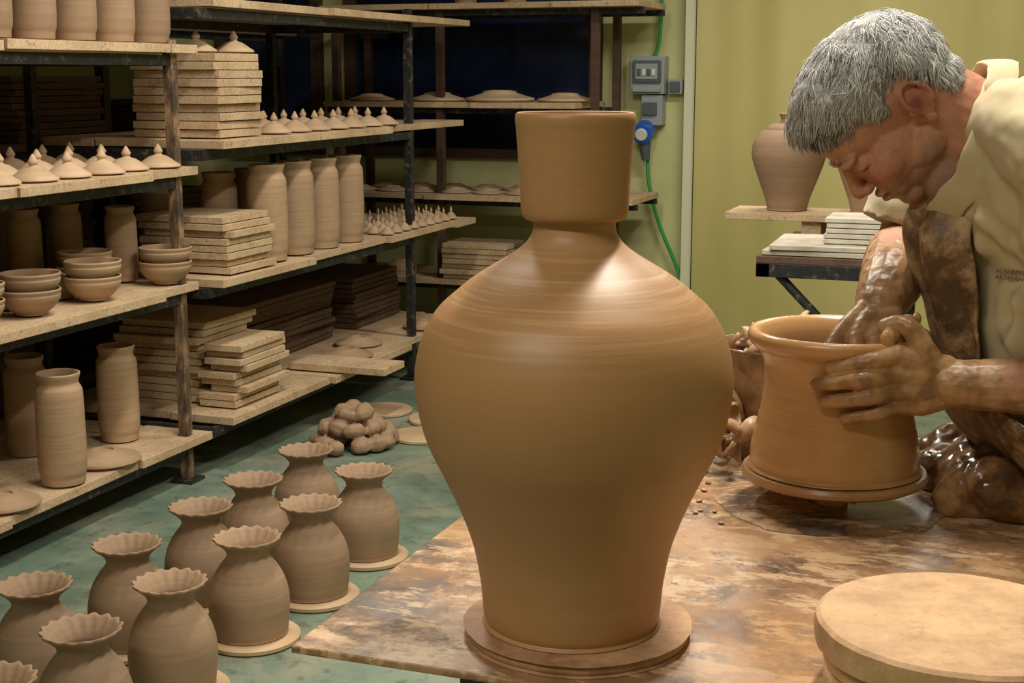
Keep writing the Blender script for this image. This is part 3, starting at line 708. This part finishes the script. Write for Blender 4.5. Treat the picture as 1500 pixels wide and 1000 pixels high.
# apron
b=MB(); zs=[(1.165,.522),(1.13,.505),(1.10,.497),(1.06,.505),(1.02,.524),(.98,.536),(.93,.546),(.88,.562),(.83,.60),(.775,.66),(.72,.70),(.68,.70),(.60,.58),(.52,.56)]
zz=smooth_prof([(x,z) for z,x in zs],4); vs=[];fs=[];ns=24
for i,(x,z) in enumerate(zz):
    wd=.055+.02*sst(1.16,1.08,z)+.10*sst(.935,.87,z); cv=.030+.025*sst(.98,1.08,z)+.03*sst(.93,.85,z)
    for j in range(ns+1):
        s=-1+2*j/ns; y=1.80+s*wd
        xx=x+cv*abs(s)**1.8+.005*math.sin(s*7+z*20)+.008*noise.noise(Vector((s*3,z*14,2)))
        vs.append((xx,y,z))
for i in range(len(zz)-1):
    for j in range(ns):
        a=i*(ns+1)+j; fs.append((a,a+1,a+ns+2,a+ns+1))
b.add(vs,fs)
o=b.obj('apron',M['apron'],parent=man,ang=180); q=o.modifiers.new('s','SOLIDIFY'); q.thickness=.004
# arms with hands
def mudcol(th):
    def fn(co):
        k,ed=th(co); n=noise.noise(co*28)*.5+noise.noise(co*70)*.3
        mf=sst(-.12,.12,k+n*ed)
        mm=lerp(mudd,mudc,sst(-.4,.35,noise.noise(co*45)+.3*noise.noise(co*120)))
        return lerp(lerp(skinA,skinR,.25),mm,mf),mf
    return fn
def arm(name,prims,colf,vox=.0016,it=3):
    b=MB()
    for p in prims:
        if p[0]=='c': b.chain(smooth_prof3(p[1],3) if len(p[1])>2 else p[1], p[2] if len(p[1])<=2 else list(np.interp(np.linspace(0,len(p[1])-1,(len(p[1])-1)*3+1),range(len(p[1])),p[2])),14)
        else: b.ell(p[1],p[2],p[3] if len(p)>3 else None)
    def post(me):
        displace(me,lambda c:.0009*noise.noise(c*50)+.0004*noise.noise(c*140)); setattrs(me,colf)
    return remeshed(b,name,vox,it,[M['skin']],post,parent=man)
yf=1.793
Lp=[('c',[(.635,1.63,1.20),(.72,1.605,1.07),(.805,1.60,.955)],[.05,.047,.040]),
    ('c',[(.805,1.60,.955),(.74,1.615,.950),(.66,1.645,.940),(.575,1.672,.934),(.525,1.685,.934)],[.040,.044,.040,.032,.028])]
Kn=[((.462,1.684,.968),.0135),((.455,1.681,.947),.0140),((.457,1.682,.926),.0135),((.466,1.685,.907),.0125)]
for (k,r) in Kn: Lp.append(('c',[(.520,1.688,.934+(k[2]-.937)*.45),((k[0]+.52)/2,k[1]+.003,.934+(k[2]-.937)*.8),k],[.020,.0175,r]))
fg=[(( .462,1.684,.968),(.433,1.673,.964),(.409,1.680,.958),(.386,1.692,.951)),
    (( .455,1.681,.947),(.422,1.670,.942),(.396,1.681,.936),(.370,1.697,.930)),
    (( .457,1.682,.926),(.427,1.672,.920),(.402,1.680,.914),(.378,1.694,.909)),
    (( .466,1.685,.907),(.440,1.677,.899),(.420,1.681,.894),(.402,1.687,.890))]
rads=[(.0122,.0112,.0096,.0086),(.0125,.0114,.0098,.0088),(.0120,.0108,.0093,.0083),(.0110,.0098,.0084,.0074)]
for pts,rd in zip(fg,rads): Lp.append(('c',list(pts),list(rd)))
Lp.append(('c',[(.508,1.690,.948),(.492,1.686,.975),(.480,1.689,.996),(.466,1.697,1.004),(.450,1.703,1.000)],[.020,.016,.0130,.0115,.0098]))
arm('arm_left',Lp,mudcol(lambda c:((.62-c.x)*6,.9)))
Rp=[('c',[(.598,1.985,1.22),(.575,1.995,1.13),(.555,2.005,1.045)],[.052,.050,.046]),
    ('c',[(.555,2.005,1.045),(.530,1.94,1.050),(.500,1.865,1.036),(.470,1.812,1.006)],[.046,.050,.043,.032])]
for (k,r) in [((.432,1.764,.972),.0130),((.451,1.758,.971),.0130),((.470,1.760,.972),.0125),((.484,1.768,.974),.0115)]:
    Rp.append(('c',[(.470,1.808,1.002),((k[0]+.470)/2,1.786,.990),k],[.026,.020,r]))
    x=k[0]; x2=.416+(x-.416)*.75; yw=1.793-math.sqrt(.0855**2-(x2-.416)**2)
    Rp.append(('c',[k,((x+x2)/2,yw+.024,.948),(x2,yw+.014,.924),(x2,yw+.0105,.900)],[r*.95,.0098,.009,.008]))
Rp.append(('c',[(.450,1.800,.998),(.428,1.786,.984),(.408,1.773,.968),(.394,1.760,.952)],[.020,.0160,.0125,.0100]))
arm('arm_right',Rp,mudcol(lambda c:((1.085-c.z)*7,1.1)))
b=MB(); rr=random.Random(31)
for k in range(34):
    x=rr.uniform(.450,.500); y=yf-math.sqrt(.106**2-(x-.416)**2)+rr.uniform(-.002,.014); b.ell((x,y,rr.uniform(.978,1.004)),(rr.uniform(.005,.011),rr.uniform(.005,.008),rr.uniform(.005,.010)))
remeshed(b,'slip_on_hands',.002,3,[M['wheelbat']],parent=man)
# trousers & shoes
b=MB(); b.ell((.95,1.86,.62),(.15,.185,.13)); 
for hy,ky in ((1.77,1.67),(1.95,1.96)):
    b.chain([(.94,hy,.59),(.76,(hy+ky)/2,.60),(.60,ky,.605)],[.088,.075,.060],20); b.chain([(.60,ky,.605),(.625,ky,.36),(.63,ky,.11)],[.058,.054,.042],20)
remeshed(b,'trousers',.007,3,[M['pants']],lambda me:displace(me,lambda c:.004*noise.noise(c*18)),parent=man)
b=MB()
for ky in (1.67,1.96):
    b.ell((.585,ky,.045),(.115,.044,.045)); b.ell((.63,ky,.07),(.06,.042,.055))
def sh(me):
    for v in me.vertices: v.co.z=max(v.co.z,.002)
remeshed(b,'shoes',.006,2,[M['shoe']],sh,parent=man)
st=empty('stool'); XY.append(st)
b=MB(); b.lathe([(.0001,.46),(.15,.46),(.155,.47),(.155,.49),(.15,.495),(.0001,.495)],.97,1.86,0,40)
for k in range(4):
    t=math.pi/4+k*math.pi/2; b.tube([(.97+.11*math.cos(t),1.86+.11*math.sin(t),.465),(.97+.17*math.cos(t),1.86+.17*math.sin(t),.001)],.015,10)
b.obj('seat',M['frame'],parent=st)
# ---------------------------------------------------------------- turn table-frame objects into the room frame
for o in XY: o.matrix_world=ROT@o.matrix_basis if o.parent is None else o.matrix_world
# ---------------------------------------------------------------- lights
def fixture(p,q,z,power,rz,sx=1.25,sy=.16,col=(1,.94,.82)):
    e=empty('ceiling_or_fill_light',(p,q,z)); e.rotation_euler=(0,0,rz)
    b=MB(); b.box(-sx/2-.03,sx/2+.03,-sy/2-.03,sy/2+.03,.01,.06); b.box(-.45,-.44,-.005,.005,.06,H-z); b.box(.44,.45,-.005,.005,.06,H-z)
    c=b.obj('housing',M['white'],False,.004,parent=e)
    l=bpy.data.lights.new('tube','AREA'); l.shape='RECTANGLE'; l.size=sx; l.size_y=sy; l.energy=power; l.color=col
    lo=bpy.data.objects.new('tube_light',l); COL.objects.link(lo); lo.parent=e; lo.location=(0,0,0)
fixture(-.22,2.15,2.55,50,math.radians(90),sx=.9,sy=.12)
fixture(-1.5,3.2,2.6,48,math.radians(90))
fixture(-.9,-.2,2.6,30,0)  # front fill: unseen lamp added near the camera to brighten the vase front
fixture(-.5,5.2,2.6,42,0)
w=bpy.data.worlds.new('World'); SC.world=w; w.use_nodes=True
w.node_tree.nodes['Background'].inputs[0].default_value=(.9,.86,.78,1); w.node_tree.nodes['Background'].inputs[1].default_value=.03
SC.view_settings.view_transform='Standard'
# ---------------------------------------------------------------- camera
cam=bpy.data.cameras.new('camera'); cam.sensor_width=36; cam.lens=50.4; cam.clip_start=.05
co=bpy.data.objects.new('camera',cam); COL.objects.link(co); co.location=(0,0,1.30)
co.rotation_euler=(math.radians(90-10.6),0,math.radians(20)); SC.camera=co
